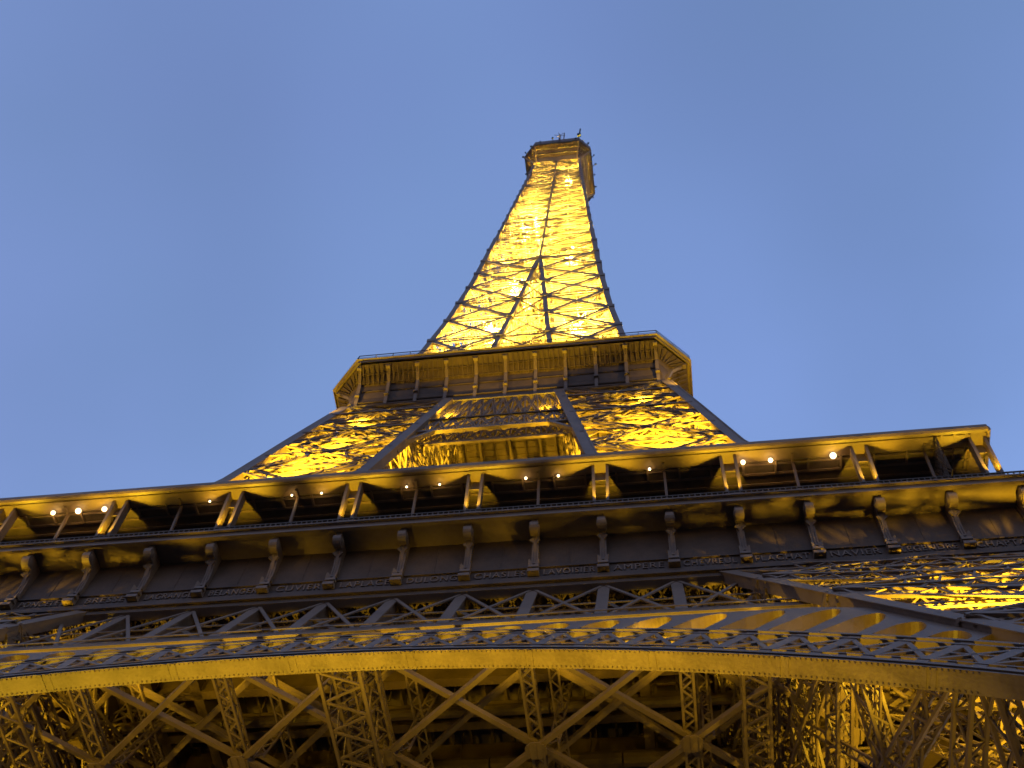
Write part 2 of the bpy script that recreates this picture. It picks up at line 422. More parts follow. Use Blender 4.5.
for x in xs:
    b = MB(); b.flat((x + .9, -34.6, 49.0), (x + .9, -13.2, 49.0), .5, (0, 0, 1), .11, .11, .6)
    b.flat((x + .9, -29.0, ZB), (x + 1.2, -26.5, ZT), .5, (0, -1, 0), .11, .11, .6)
    b.flat((x - .9, -22.4, ZB), (x - .9, -20.5, ZT), .5, (0, -1, 0), .11, .11, .6); b.build('lattice_beam', IRON, fb2)
# plate girders below the deck
b = MB()
for y in (-30.2, -26.8, -23.4, -20.0, -16.6, -13.6):
    b.bar((-33, y, 53.9), (33, y, 53.9), .22, 1.9, (0, 0, 1)); b.bar((-33, y, 52.9), (33, y, 52.9), .6, .12, (0, 0, 1))
for x in np.arange(-32, 32.1, 1.32):
    b.bar((x, -33, 55.3), (x, -13, 55.3), .16, .8, (0, 0, 1))
fg = b.build('floor_girder', IRON_D, tower)
for y, z, r_ in ((-25.1, 52.2, .35), (-21.4, 51.6, .5), (-18.2, 52.0, .3)):
    b = MB()
    for x in np.arange(-20, 20, 4.): 
        pts = [(x, y + r_ * math.cos(a), z + r_ * math.sin(a)) for a in np.linspace(0, 2 * math.pi, 11)[:-1]]
        b.prism(pts, (3.9, 0, 0)); b.bar((x + 2, y, z), (x + 2, y, 55), .06, .06)
    b.build('pipe_run', IRON_D, fg)
for x, y, sx in ((24, -25, 4.5), (29, -20, 5.5), (-26, -26, 4.5), (-31, -21, 5), (13.5, -18, 3.2), (-9, -19, 3.6)):
    b = MB(); b.box((x, y, 52.3), (sx, 2.6, 1.6)); b.box((x, y, 51.45), (sx - .5, 2.1, .12))
    for e in (-.4, .4): b.bar((x + e * sx, y, 53), (x + e * sx, y, 55.5), .15, .15, (0, 1, 0))
    b.build('plant_housing', IRON_D, fg)
for k in (1, 2, 3): dup(fg, tower, k * math.pi / 2)

# ------------------------------------------------------------------ first floor gallery
b = MB()
HX, HY = 37.3, 35.33
def slab_ring(b, hx, hy, ix, iy, z0, z1):
    o = [(-hx, -hy), (hx, -hy), (hx, hy), (-hx, hy)]; i = [(-ix, -iy), (ix, -iy), (ix, iy), (-ix, iy)]
    P = [(*p, z0) for p in o] + [(*p, z0) for p in i] + [(*p, z1) for p in o] + [(*p, z1) for p in i]
    F = []
    for k in range(4):
        q = (k + 1) % 4
        F += [(k, k + 4, q + 4, q), (k + 8, q + 8, q + 12, k + 12), (k, q, q + 8, k + 8), (k + 4, k + 12, q + 12, q + 4)]
    b.poly(P, F)
slab_ring(b, HX - .12, HY - .12, 13, 13, 57.1, 57.5)
gal = b.build('first_floor_gallery', BOARD, tower)
# front, right, left: rotation, offset, scale
SIDES = [(0, (0, 0, 0), (1, 1, 1)), (math.pi / 2, (1.97, 0, 0), (HY / HX, 1, 1)), (-math.pi / 2, (-1.97, 0, 0), (HY / HX, 1, 1))]
def sides(make):
    o = make()
    for rot, loc, sc in SIDES[1:]: dup(o, gal, rot, loc, sc)
def mk_fascia():
    b = MB()
    b.box((0, -HY + .05, 57.33), (2 * HX, .14, .56)); b.box((0, -HY - .06, 57.66), (2 * HX + .1, .3, .10)); b.box((0, -HY - .04, 57.05), (2 * HX, .24, .10))
    return b.build('fascia', IRON, gal)
sides(mk_fascia)
def mk_rail():
    b = MB()
    b.box((0, -HY + .1, 58.42), (2 * HX, .08, .08))
    for x in np.arange(-HX, HX, .33): b.bar((x, -HY + .1, 57.7), (x, -HY + .1, 58.4), .07, .05, (0, -1, 0))
    for x in np.arange(-HX, HX, .33):
        b.bar((x - .1, -HY + .06, 57.82), (x + .13, -HY + .06, 58.0), .05, .05, (0, -1, 0))
    return b.build('railing', DARK, gal)
sides(mk_rail)
# frieze wall, ledge and names
YF = -33.7
def mk_frieze():
    b = MB()
    b.box((0, YF + .15, 54.6), (2 * 35.8, .3, 4.98))
    for i in range(-18, 19): b.box((i * D / 2, YF - .012, 55.45), (.05, .03, 2.9))
    for z, d_, h_ in ((54.05, .10, .10), (53.0, .14, .12), (52.7, .28, .2), (52.4, .36, .18), (52.1, .2, .2)):
        b.box((0, YF - d_ / 2 - .01, z), (2 * (35.9 + d_), d_, h_))
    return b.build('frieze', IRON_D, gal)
sides(mk_frieze)
names = 'SEGUIN LALANDE TRESCA PONCELET BRESSE LAGRANGE BELANGER CUVIER LAPLACE DULONG CHASLES LAVOISIER AMPERE CHEVREUL FLACHAT NAVIER LEGENDRE CHAPTAL'.split()
for i, nm in enumerate(names):
    cu_ = bpy.data.curves.new('name_lettering', 'FONT'); cu_.body = nm; cu_.size = .74; cu_.extrude = .05; cu_.align_x = 'CENTER'
    cu_.space_character = 1.12; cu_.materials.append(IRON)
    tmp = bpy.data.objects.new('tmp', cu_); me_ = bpy.data.meshes.new_from_object(tmp); bpy.data.objects.remove(tmp)
    o = bpy.data.objects.new('name_lettering', me_); col.objects.link(o); o.parent = gal
    o.location = ((i - 8.5) * D, YF - .03, 53.3); o.rotation_euler = (R(90), 0, 0)
    wd_ = max(v.co.x for v in me_.vertices) - min(v.co.x for v in me_.vertices); o.scale.x = min(1, 2.95 / wd_)
# scroll brackets
def bracket_mesh():
    b = MB(); t = .36
    y0 = YF
    prof = [(y0, 52.98), (y0 - .34, 52.98), (y0 - .40, 53.4), (y0 - .26, 53.75), (y0 - .22, 54.5), (y0 - .30, 55.3), (y0 - .46, 55.85), (y0 - .72, 56.2), (y0 - 1.0, 56.36), (y0 - 1.35, 56.5), (y0 - 1.42, 57.08), (y0, 57.08)]
    b.prism([(-t / 2, y, z) for y, z in prof], (t, 0, 0))
    for r_, tt in ((.44, .48), (.28, .56), (.12, .62)):      # volute
        c_ = (y0 - 1.12, 56.5)
        b.prism([(-tt / 2, c_[0] + r_ * math.cos(a), c_[1] + r_ * math.sin(a)) for a in np.linspace(0, 2 * math.pi, 17)[:-1]], (tt, 0, 0))
    # fluted shaft, carved foot
    for e in (-.15, 0, .15): b.prism([(e - .04, y - .045, z) for y, z in prof[3:8]] + [(e - .04, y + .05, z) for y, z in prof[7:2:-1]], (.08, 0, 0))
    b.box((0, y0 - .30, 54.05), (.58, .2, .12)); b.box((0, y0 - .36, 53.62), (.6, .3, .2)); b.box((0, y0 - .38, 53.1), (.66, .44, .24))
    for s_ in (-1, 1):
        for k in range(4): b.bar((s_ * .1, y0 - .36, 53.65 + k * .12), (s_ * .3, y0 - .5, 53.85 + k * .13), .1, .06, (0, -1, 0))
    for k in range(7):
        a = -1.2 + k * .4; b.bar((0, y0 - .5, 55.8), (.32 * math.sin(a), y0 - .74, 55.85 + .22 * math.cos(a)), .12, .08, (0, -1, 0))
    # deep web of the bracket running back to the wall
    b.prism([(-.09, y0, 54.3), (-.09, y0 - .3, 55.2), (-.09, y0 - .9, 56.4), (-.09, y0 - .9, 57.07), (-.09, y0, 57.07)], (.18, 0, 0))
    return b
br0 = bracket_mesh().build('bracket', IRON, gal)
br0.location = (-9 * D, 0, 0)
for side in range(3):
    rot, loc, sc = SIDES[side]
    for i in range(19):
        if side == 0 and i == 0: continue
        if side and i in (0, 18): continue
        x = (i - 9) * D * (1 if side == 0 else HY / HX)
        c = br0.copy(); col.objects.link(c); c.parent = gal
        p = Matrix.Rotation(rot, 3, 'Z') @ Vector((x, 0, 0)) + Vector(loc)
        c.location = p; c.rotation_euler.z = rot

# ------------------------------------------------------------------ canopy over the gallery
YK, XK, ZK = 35.87, 35.31, 62.35
b = MB(); slab_ring(b, XK, YK, XK - 4.6, YK - 4.6, ZK, ZK + .5)
can = b.build('canopy', DARK, tower)
CS_ = [(0, (0, 0, 0), (1, 1, 1)), (math.pi / 2, (-.56, 0, 0), (YK / XK, 1, 1)), (-math.pi / 2, (.56, 0, 0), (YK / XK, 1, 1))]
def csides(o):
    for rot, loc, sc in CS_[1:]: dup(o, can, rot, loc, sc)
b = MB()                                   # rounded front edge beam
prof = [(-.02, -.16), (-.2, -.14), (-.3, 0), (-.3, .3), (-.2, .5), (-.02, .55)]
b.prism([(-XK - .1, -YK + y, ZK + z) for y, z in prof], (2 * XK + .2, 0, 0))
csides(b.build('edge_beam', IRON, can))
b = MB()
for x in np.arange(-XK + .6, XK, D / 2): b.bar((x, -YK + .9, ZK - .12), (x, -YK + 1.75, ZK - .12), .12, .2, (0, 0, 1))
for y in (1.15, 1.85, 2.6): b.bar((-XK, -YK + y, ZK - .06), (XK, -YK + y, ZK - .06), .14, .12, (0, 0, 1))
b.prism([(-XK, -YK + .1, ZK - .003), (-XK, -YK + 1.0, ZK - .003), (-XK, -YK + .9, ZK - .12), (-XK, -YK + .1, ZK - .10)], (2 * XK, 0, 0))
csides(b.build('soffit_panel', IRON, can))
b = MB()                                   # diagonal safety netting hung behind the struts
zt, zb_ = ZK - .2, 58.1
yt, yb_ = -YK + 3.0, -32.7
for e in (1, -1):
    for x in np.arange(-XK - 1, XK, .34):
        x1 = min(max(x + e * 1.9, -XK), XK); x0 = min(max(x, -XK), XK)
        b.bar((x0, yt, zt), (x1, yb_, zb_), .05, .03, (0, -1, .3))
for t in (0, .5, 1): b.bar((-XK, yt + (yb_ - yt) * t, zt + (zb_ - zt) * t), (XK, yt + (yb_ - yt) * t, zt + (zb_ - zt) * t), .07, .07, (0, -1, 0))
csides(b.build('safety_net', DARK, can))
# inner wall of the gallery
b = MB(); b.box((0, -31.3, 59.9), (2 * 31, .2, 4.9))
for x in np.arange(-31, 31, D / 2): b.box((x, -31.42, 59.9), (.14, .08, 4.8))
csides(b.build('inner_wall', IRON_D, can))
def strut_mesh():
    b = MB()
    for e in (-1, 1):
        for dy in (0,):
            b.prism([(e * .44 - .05, -YK + .32, ZK - .1), (e * .44 - .05, -YK + .95, ZK - .1), (e * .40 - .05, -34.45, 58.2), (e * .40 - .05, -35.0, 58.2)], (.10, 0, 0))
        b.prism([(e * .44 - .09, -YK + .28, ZK - .1), (e * .44 - .09, -YK + .315, ZK - .1), (e * .40 - .09, -35.005, 58.2), (e * .40 - .09, -35.04, 58.2)], (.18, 0, 0))
    b.box((0, -34.78, 58.16), (.96, .62, .10))
    b.prism([(-.38, -YK + .9, ZK - .1), (-.38, -YK + .96, ZK - .1), (-.38, -34.98, 61.2), (-.38, -35.04, 61.2)], (.76, 0, 0))
    b.prism([(-.40, -35.0, 58.1), (-.40, -35.06, 58.1), (-.40, -35.1, 58.55), (-.40, -35.04, 58.55)], (.80, 0, 0))
    return b
s0 = strut_mesh().build('strut', IRON, can)
def thin_strut():
    b = MB(); b.bar((0, -34.75, ZK - .1), (0, -33.95, 57.6), .16, .16, (0, -1, 0)); b.bar((0, -34.75, ZK - .15), (0, -35.4, ZK - .15), .14, .12, (0, 0, 1)); return b
t0_ = thin_strut().build('stay', IRON, can)
first = True; tf = True
STRUT_X = []
for side in range(3):
    rot, loc, sc = CS_[side]
    for i in range(19):
        if side and i in (0, 18): continue
        x = (i - 9) * D * (1 if side == 0 else .985)
        if i in (0, 18): x *= 34.75 / 35.66
        even = i % 2 == 0
        if even: c = s0 if first else s0.copy(); first_ = first; first = False
        else: c = t0_ if tf else t0_.copy(); first_ = tf; tf = False
        if not first_: col.objects.link(c); c.parent = can
        c.location = Matrix.Rotation(rot, 3, 'Z') @ Vector((x, 0, 0)) + Vector(loc); c.rotation_euler.z = rot
        if even: STRUT_X.append((side, c))

# ------------------------------------------------------------------ upper legs, first to second floor
ub = MB()
zu = [57.6, 69, 79.5, 89, 97, 104, 110.3]
leg_panels(ub, zu, wu, iu, 1.05, .19, dep=.6, diag=False, infill=0, pitch=1.7)
for z0, z1 in zip(zu[:-1], zu[1:]):           # mid rails and struts
    zm = (z0 + z1) / 2; a_, b_ = wu(zm), iu(zm)
    for p, q in (((b_, -a_), (a_, -a_)), ((a_, -a_), (a_, -b_)), ((a_, -b_), (b_, -b_)), ((b_, -b_), (b_, -a_))): ub.flat((*p, zm), (*q, zm), .9, (0, 0, 1), .18, .18, 2.0)
def midu(z): return (wu(z) + iu(z)) / 2
for off in (0.,): ub.boxlat((midu(58) + off, -midu(58), 58), (midu(110) + off, -midu(110), 110), .9, .9, (0, -1, .25), .16, 1.3)
for k in range(0):
    z = 60 + k * 2; s = 2 if k % 2 else -2
    ub.bar((midu(z) - s, -midu(z) - 2.4, z), (midu(z + 2) + s, -midu(z + 2) - 2.4, z + 2), .8, .12, (0, -1, .01)); ub.box((midu(z) - s, -midu(z) - 2.4, z), (1.4, 1.1, .1))
uleg = ub.build('upper_leg', IRON, tower)
for fx, fy in ((wu, lambda z: -wu(z)), (wu, lambda z: -iu(z)), (iu, lambda z: -wu(z)), (iu, lambda z: -iu(z))):
    chord_mesh([57.6, 72, 86.5, 99, 110.3], fx, fy, .95, 'chord', uleg)
for k in (1, 2, 3): dup(uleg, tower, k * math.pi / 2)
# girders between upper legs beneath the second floor
def mkg():
    b = MB()
    for z0, z1 in ((98.4, 102.6), (102.6, 110.4)):
        a, c = (-iu(z0), -wu(z0), z0), (iu(z0), -wu(z0), z0); d, e = (-iu(z1), -wu(z1), z1), (iu(z1), -wu(z1), z1)
        b.bar(a, c, .35, .4, (0, -1, .2)); b.bar(d, e, .35, .4, (0, -1, .2))
        k = 10
        for dy in (0, 1.4):
            for i in range(k):
                f = lambda p, q, t: np.array(p) * (1 - t) + np.array(q) * t + (0, dy, 0)
                b.flat(f(a, c, i / k), f(d, e, (i + 1) / k), .3, (0, -1, .2), .09, .09); b.flat(f(a, c, (i + 1) / k), f(d, e, i / k), .3, (0, -1, .2), .09, .09)
                b.bar(f(a, c, i / k), f(d, e, i / k), .14, .14, (0, -1, .2))
        b.bar(np.array(a) + (0, 1.4, 0), np.array(c) + (0, 1.4, 0), .3, .3)
    # raking knee braces
    for s in (-1, 1): b.bar((s * iu(95), -wu(95), 95), (s * (iu(98.4) - 2.2), -wu(98.4), 98.4), .4, .4, (0, -1, .2))
    return b.build('cross_girder', IRON, tower)
cg = mkg()
for k in (1, 2, 3): dup(cg, tower, k * math.pi / 2)

# ------------------------------------------------------------------ second platform
H2, C2, Z2 = 20.8, 3.55, 116.8
def octagon(h, c): return [(-h + c, -h), (h - c, -h), (h, -h + c), (h, h - c), (h - c, h), (-h + c, h), (-h, h - c), (-h, -h + c)]
def loft(b, rings, cap0=True, cap1=True):
    P = []; F = []
    for ring, z in rings: P += [(*p, z) for p in ring]
    k = len(rings[0][0])
    for r_ in range(len(rings) - 1):
        for i in range(k): F.append((r_ * k + i, r_ * k + (i + 1) % k, (r_ + 1) * k + (i + 1) % k, (r_ + 1) * k + i))
    if cap0: F.append(tuple(range(k))[::-1])
    if cap1: F.append(tuple((len(rings) - 1) * k + i for i in range(k)))
    b.poly(P, F)
b = MB()
loft(b, [(octagon(17.75, .15), 110.5), (octagon(17.8, .2), 113.2), (octagon(18.4, 1.2), 115.2), (octagon(19.4, 2.4), 116.2), (octagon(20.5, 3.45), 116.75), (octagon(20.5, 3.45), 117.2)])
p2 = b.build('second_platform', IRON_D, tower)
b = MB()
loft(b, [(octagon(H2 + .02, C2 + .01), Z2), (octagon(H2 + .02, C2 + .01), Z2 + .45), (octagon(H2 + .25, C2 + .1), Z2 + .5), (octagon(H2 + .25, C2 + .1), Z2 + .62), (octagon(H2 - .3, C2 - .1), Z2 + .63), (octagon(H2 - .3, C2 - .1), Z2 + .01)], False, False)
b.build('fascia', IRON, p2)
b = MB()                                   # fine joists, panel seams, lower ledges
def rib_pts(u): return [(-17.77, 110.5), (-17.9, 113.3), (-18.5, 115.3), (-19.5, 116.25), (-20.45, 116.72)]
for rot in range(4):
    c_, s_ = math.cos(rot * math.pi / 2), math.sin(rot * math.pi / 2)
    tr = lambda x, y, z: (x * c_ - y * s_, x * s_ + y * c_, z)
    for k in range(60):
        x = -17.2 + k * 34.4 / 59
        b.bar(tr(x, -18.55, 115.25), tr(x, -20.4, 116.62), .12, .16, tr(0, -1, 0))
    for y, z in ((-17.83, 110.75), (-17.85, 112.0), (-18.15, 114.3), (-18.7, 115.45), (-19.5, 116.15)):
        b.bar(tr(-17.3, y, z), tr(17.3, y, z), .2, .12, tr(0, -1, 1))
    for k in range(8):
        t = k / 7; p = (17.25 + 3.55 * t, -20.8 + 3.55 * t); 
        b.bar(tr(17.2 + 1.5 * t, -18.95 + 1.5 * t, 115.65), tr(p[0] - .3, p[1] + .3, 116.62), .14, .18, (0, 0, 1))
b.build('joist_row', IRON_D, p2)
b = MB()
for k in range(8):
    o = octagon(H2 + .1, C2); a, c = o[k], o[(k + 1) % 8]
    b.bar((*a, Z2 + 1.75), (*c, Z2 + 1.75), .08, .08); b.bar((*a, Z2 + 1.2), (*c, Z2 + 1.2), .04, .04)
    L = math.dist(a, c); n_ = max(2, int(L / 2.0))
    for i in range(n_ + 1):
        t = i / n_; x, y = a[0] * (1 - t) + c[0] * t, a[1] * (1 - t) + c[1] * t
        b.bar((x, y, Z2 + .6), (x, y, Z2 + 1.8), .07, .07, (0, 1, 0))
b.build('railing', DARK, p2)
rm = MB(); L_ = rib_pts(0)
rm.prism([(-.19, y, z) for y, z in [(-17.7, 110.6)] + [(y - .28, z - .12) for y, z in L_[1:-1]] + [(-20.42, 116.5), (-20.42, 116.78), (-17.7, 116.78)]], (.38, 0, 0))
rm.box((0, -18.2, 113.2), (.5, .4, .3)); rm.box((0, -20.2, 116.45), (.5, .4, .4))
rib = rm.build('bracket', IRON, p2)
fst = True
for rot in range(4):
    for k in range(11):
        c = rib if fst else rib.copy()
        if not fst: col.objects.link(c); c.parent = p2
        fst = False
        x = -17.1 + k * 3.42
        c.location = Matrix.Rotation(rot * math.pi / 2, 3, 'Z') @ Vector((x, 0, 0)); c.rotation_euler.z = rot * math.pi / 2
# boarded underside seen between the legs
b = MB()
for i in range(-10, 11):
    x = i * 1.7
    b.bar((x, -17.3, 110.2), (x, 17.3, 110.2), .3 if i % 2 == 0 else .1, .7 if i % 2 == 0 else .2, (0, 0, 1))
for y in np.arange(-17, 17.1, .8): b.bar((-17.3, y, 110.44), (17.3, y, 110.44), .06, .1, (0, 0, 1))
b.build('underside_beams', IRON_D, p2)

# ------------------------------------------------------------------ spire
zs = [117.2]
while zs[-1] < 262: zs.append(zs[-1] + max(4.6, .74 * wu(zs[-1])))
zs[-1] = 268.5
sp = MB()
n4 = [((1, -1), (-1, -1))]
def face_panel(mb, a, b_, c, d, n, wid, cw, sub=1, outer=False):
    o_ = np.array(n, float) * .34
    if outer:
        for p, q in ((a, c), (b_, d)): mb.bar(np.array(p) + o_, np.array(q) + o_, .72 if wid > .4 else .34, .05, n)
        if wid > .4 and d[2] < 172: mb.bar(np.array(d) + o_ * 1.2, np.array(c) + o_ * 1.2, .6, .05, n)
    mb.bar(a, c, wid * .6, .15, n); mb.bar(b_, d, wid * .6, .15, n); mb.flat(d, c, wid, n, cw, cw)
    a, b_, c, d = map(np.array, (a, b_, c, d))
    mb.bar((a + d) / 2, (b_ + c) / 2, cw * 1.3, cw, n)
dia = []
for z0, z1 in zip(zs[:-1], zs[1:]):
    w0, w1, i0, i1 = wu(z0), wu(z1), max(.0, iu(z0)) if z0 < 180 else 0, max(0., iu(z1)) if z1 < 180 else 0
    wid = .6 if z0 < 180 else .4; cw = .17 if z0 < 180 else .16
    for rot in range(4):
        c_, s_ = [(1, 0), (0, 1), (-1, 0), (0, -1)][rot]
        tr = lambda x, y, z: (x * c_ - y * s_, x * s_ + y * c_, z)
        for sg in (-1, 1):
            A, B_, Cc, Dd = tr(sg * i0, -w0, z0), tr(sg * w0, -w0, z0), tr(sg * w1, -w1, z1), tr(sg * i1, -w1, z1)
            face_panel(sp, A, B_, Cc, Dd, tr(0, -1, .1), wid, cw, 1, True)
            if i0 > .5:                      # inner faces of the four columns
                A, B_, Cc, Dd = tr(sg * i0, -w0, z0), tr(sg * i0, -i0, z0), tr(sg * i1, -i1, z1), tr(sg * i1, -w1, z1)
                face_panel(sp, A, B_, Cc, Dd, tr(-sg, 0, 0), wid, cw, 1)
        if i0 > .3:                          # infill of the gap between columns
            sp.flat(tr(-i1, -w1, z1), tr(i1, -w1, z1), .6, tr(0, -1, .1), .12, .12)
            sp.flat(tr(-i0, -w0, z0), tr(i1, -w1, z1), .3, tr(0, -1, .1), .1, .1); sp.flat(tr(i0, -w0, z0), tr(-i1, -w1, z1), .3, tr(0, -1, .1), .1, .1)
spire = sp.build('spire', IRON, tower)
# cross frames at every level
for z1 in zs[1:-1]:
    b = MB(); w = wu(z1)
    for s in (-1, 1):
        b.bar((-w, s * w, z1), (w, s * w, z1), .16, .16); b.bar((s * w, -w, z1), (s * w, w, z1), .16, .16)
        b.flat((-w, -s * w, z1), (w, s * w, z1), .5, (0, 0, 1), .1, .1)
        b.flat((-w, s * w * .33, z1), (w, s * w * .33, z1), .5, (0, 0, 1), .1, .1); b.flat((s * w * .33, -w, z1), (s * w * .33, w, z1), .5, (0, 0, 1), .1, .1)
        b.flat((0, s * w, z1), (w, 0, z1), .4, (0, 0, 1), .09, .09); b.flat((0, s * w, z1), (-w, 0, z1), .4, (0, 0, 1), .09, .09)
    k = max(2, int(w / 2.2))
    for i in range(-k, k + 1):
        b.bar((i * w / k, -w, z1 + .05), (i * w / k, w, z1 + .05), .2, .14); b.bar((-w, i * w / k, z1 + .2), (w, i * w / k, z1 + .2), .2, .14)
    b.build('cross_frame', IRON, spire)
cz = [117.2, 126, 135, 150, 170, 198, 223, 250, 268.5]
for sx in (-1, 1):
    for sy in (-1, 1):
        b = MB()
        for z0, z1 in zip(cz[:-1], cz[1:]):
            t = .8 if z0 < 180 else .6
            b.bar((sx * wu(z0), sy * wu(z0), z0), (sx * wu(z1), sy * wu(z1), z1), t, t, (0, 1, 0))
        for z in zs[1:-1]: b.box((sx * wu(z), sy * wu(z), z), (1.1 if z < 190 else .85, 1.1 if z < 190 else .85, .8))
        b.build('chord', IRON, spire)
for rot in range(4):
    for sg in (-1, 1):
        b = MB()
        c_, s_ = [(1, 0), (0, 1), (-1, 0), (0, -1)][rot]
        tr = lambda x, y, z: (x * c_ - y * s_, x * s_ + y * c_, z)
        zz = [117.2, 126, 135, 150, 165, 180]
        for z0, z1 in zip(zz[:-1], zz[1:]): b.bar(tr(sg * iu(z0), -wu(z0) - .02 * (sg + 1), z0), tr(sg * iu(z1), -wu(z1) - .02 * (sg + 1), z1), .65, .65, tr(0, -1, 0))
        for z in zs[1:]:
            if z < 180: b.box(tr(sg * iu(z), -wu(z) - .1, z), (1.0, 1.0, .9))
        b.build('chord', IRON, spire)
    b = MB()
    for z0, z1 in zip([180, 198, 223, 250], [198, 223, 250, 268.5]): b.bar(tr(0, -wu(z0), z0), tr(0, -wu(z1), z1), .36, .36, tr(0, -1, 0))
    for z in zs[1:-1]:
        if z > 180: b.box(tr(0, -wu(z), z), (.9 if rot % 2 == 0 else .5, .5 if rot % 2 == 0 else .9, .5))
    b.build('centre_chord', IRON, spire)
b = MB()                                   # lift shaft up the middle
for sx in (-1, 1):
    for sy in (-1, 1): b.bar((sx * 1.9, sy * 1.9, 117), (sx * 1.9, sy * 1.9, 268), .22, .22, (0, 1, 0))
for z in np.arange(118, 268, 2.2):
    for s in (-1, 1):
        b.bar((-1.9, s * 1.9, z), (1.9, s * 1.9, z + 2.2), .12, .1, (0, 1, 0)); b.bar((s * 1.9, -1.9, z), (s * 1.9, 1.9, z + 2.2), .12, .1, (1, 0, 0))
        b.bar((-1.9, s * 1.9, z), (1.9, s * 1.9, z), .12, .1, (0, 1, 0)); b.bar((s * 1.9, -1.9, z), (s * 1.9, 1.9, z), .12, .1, (1, 0, 0))
b.build('lift_shaft', IRON, spire)

# ------------------------------------------------------------------ top cabin
H3, C3, Z3 = 8.4, 2.75, 275.4
b = MB()
loft(b, [(octagon(5.4, .3), 269.5), (octagon(5.7, .5), 272.5), (octagon(7.0, 1.8), 274.6), (octagon(8.2, 2.7), 275.35), (octagon(8.2, 2.7), 279.5), (octagon(7.2, 2.2), 281.5)])
top = b.build('top_cabin', BOARD, tower)
b = MB()
loft(b, [(octagon(H3, C3), Z3), (octagon(H3, C3), Z3 + .7), (octagon(H3 - .3, C3 - .1), Z3 + .75), (octagon(H3 - .3, C3 - .1), Z3)], False, False)
b.build('fascia', IRON_D, top)
b = MB()
for k in range(8):
    o = octagon(H3 - .1, C3); a, c = o[k], o[(k + 1) % 8]; q = octagon(5.3, .4); a2 = q[k]
    b.bar((*a, Z3 - .12), (*a2, 269.6), .28, .28, (0, 0, 1))
    for t in (.33, .66):
        b.bar((a[0] * (1 - t) + c[0] * t, a[1] * (1 - t) + c[1] * t, Z3 - .15), (q[k][0] * (1 - t) + q[(k + 1) % 8][0] * t, q[k][1] * (1 - t) + q[(k + 1) % 8][1] * t, 271.5), .16, .16, (0, 0, 1))
    for t in (.35, .7):
        r1 = octagon(5.4 + 2.9 * t, .4 + 2.3 * t); z_ = 271.8 + 3.2 * t
        b.bar((*r1[k], z_), (*r1[(k + 1) % 8], z_), .16, .16)
b.build('bracket_frame', IRON, top)
b = MB(); loft(b, [(octagon(5.2, 1.5), 281.4), (octagon(5.2, 1.5), 285), (octagon(3, 1), 288)]); b.build('upper_cabin', IRON_D, top)
b = MB(); b.boxlat((0, 0, 288), (0, 0, 312), 1.6, 1.6, (1, 0, 0), .18, 1.6); b.bar((0, 0, 312), (0, 0, 324), .3, .3, (1, 0, 0)); b.build('mast', IRON, top)
for k in range(8):                         # aerials and equipment round the rim
    o = octagon(H3 - .15, C3); a, c = o[k], o[(k + 1) % 8]
    for i in range(4 if k % 2 == 0 else 2):
        t = (i + .5 + random.uniform(-.3, .3)) / (4 if k % 2 == 0 else 2); h = random.choice([.5, .7, .9, 1.2, 1.5])
        x, y = a[0] * (1 - t) + c[0] * t, a[1] * (1 - t) + c[1] * t
        q = math.hypot(x, y); ux, uy = x / q, y / q; e = h * .75
        b = MB(); b.bar((x, y, Z3 + .6), (x + ux * e, y + uy * e, Z3 + .9 + h), .14, .14, (0, 0, 1))
        b.box((x + ux * e * .8, y + uy * e * .8, Z3 + .9 + h * .9), (.5 if i % 2 else .28, .34, .5)); b.build('aerial', BLACK, top)
b = MB()
b.box((5.7, -9.3, Z3 + 1.9), (.9, .7, 1.4)); b.bar((5.5, -8.2, Z3 + .6), (5.7, -9.2, Z3 + 1.9), .18, .18, (0, 0, 1)); b.bar((5.8, -9.4, Z3 + 2.4), (6.1, -10.3, Z3 + 4.0), .34, .3, (0, 0, 1)); b.build('aerial', BLACK, top)
b = MB()
b.bar((.9, -8.2, Z3 + .6), (.9, -9.9, Z3 + 2.4), .25, .25, (0, 0, 1)); b.build('aerial_arm', IRON, top)
b = MB()
for a in range(6):
    t = a * math.pi / 3 + .3; b.bar((.9, -9.6, Z3 + 2.2), (.9 + 1.4 * math.cos(t), -9.6 + .8 * math.sin(t), Z3 + 2.4 + .3 * math.sin(t)), .10, .10, (0, 0, 1))
b.build('rod_aerial', PALE_RED, top)

# ------------------------------------------------------------------ lamps
def rotp(p, k):
    v = Matrix.Rotation(k * math.pi / 2, 3, 'Z') @ Vector(p); return tuple(v)
def flood(loc, aim, power, ang=150, rad=.25, parent=tower, fx=True, color=SODIUM, blend=.8):
    spot(loc, aim, power, ang, rad, blend, color).parent = tower
    if fx: fixture(loc, aim, parent)
P_LEG, P_UP, P_SP = 60000, 44000, 260000
for k in range(4):
    front = k in (0, 3)
    z = 32; flood(rotp((mid(z), -mid(z) + 3, z), k), rotp((mid(50), -mid(50) + 2, 54), k), P_LEG * .26, 100)
    if front:
        # close behind the leg's street face
        flood((28.5, -41.2, 35) if k == 0 else (-28.5, -41.2, 35), (26, -35.5, 52) if k == 0 else (-26, -35.5, 52), P_LEG * .24, 100)
        flood((34.5, -39.2, 38) if k == 0 else (-34.5, -39.2, 38), (31, -34, 52) if k == 0 else (-31, -34, 52), P_LEG * .6, 100)
    for z, w_ in ((62, 1.0), (76, 1.5), (83.5, 1.5)) if front else ((68, 1.6),):
        q = midu(z) + (2.0 if z > 70 else 0)
        flood(rotp((q, -q, z), k), rotp((midu(z + 14) + 1, -midu(z + 14) - 1, z + 14), k), P_UP * w_ * 1.1, 96, rad=1.0)
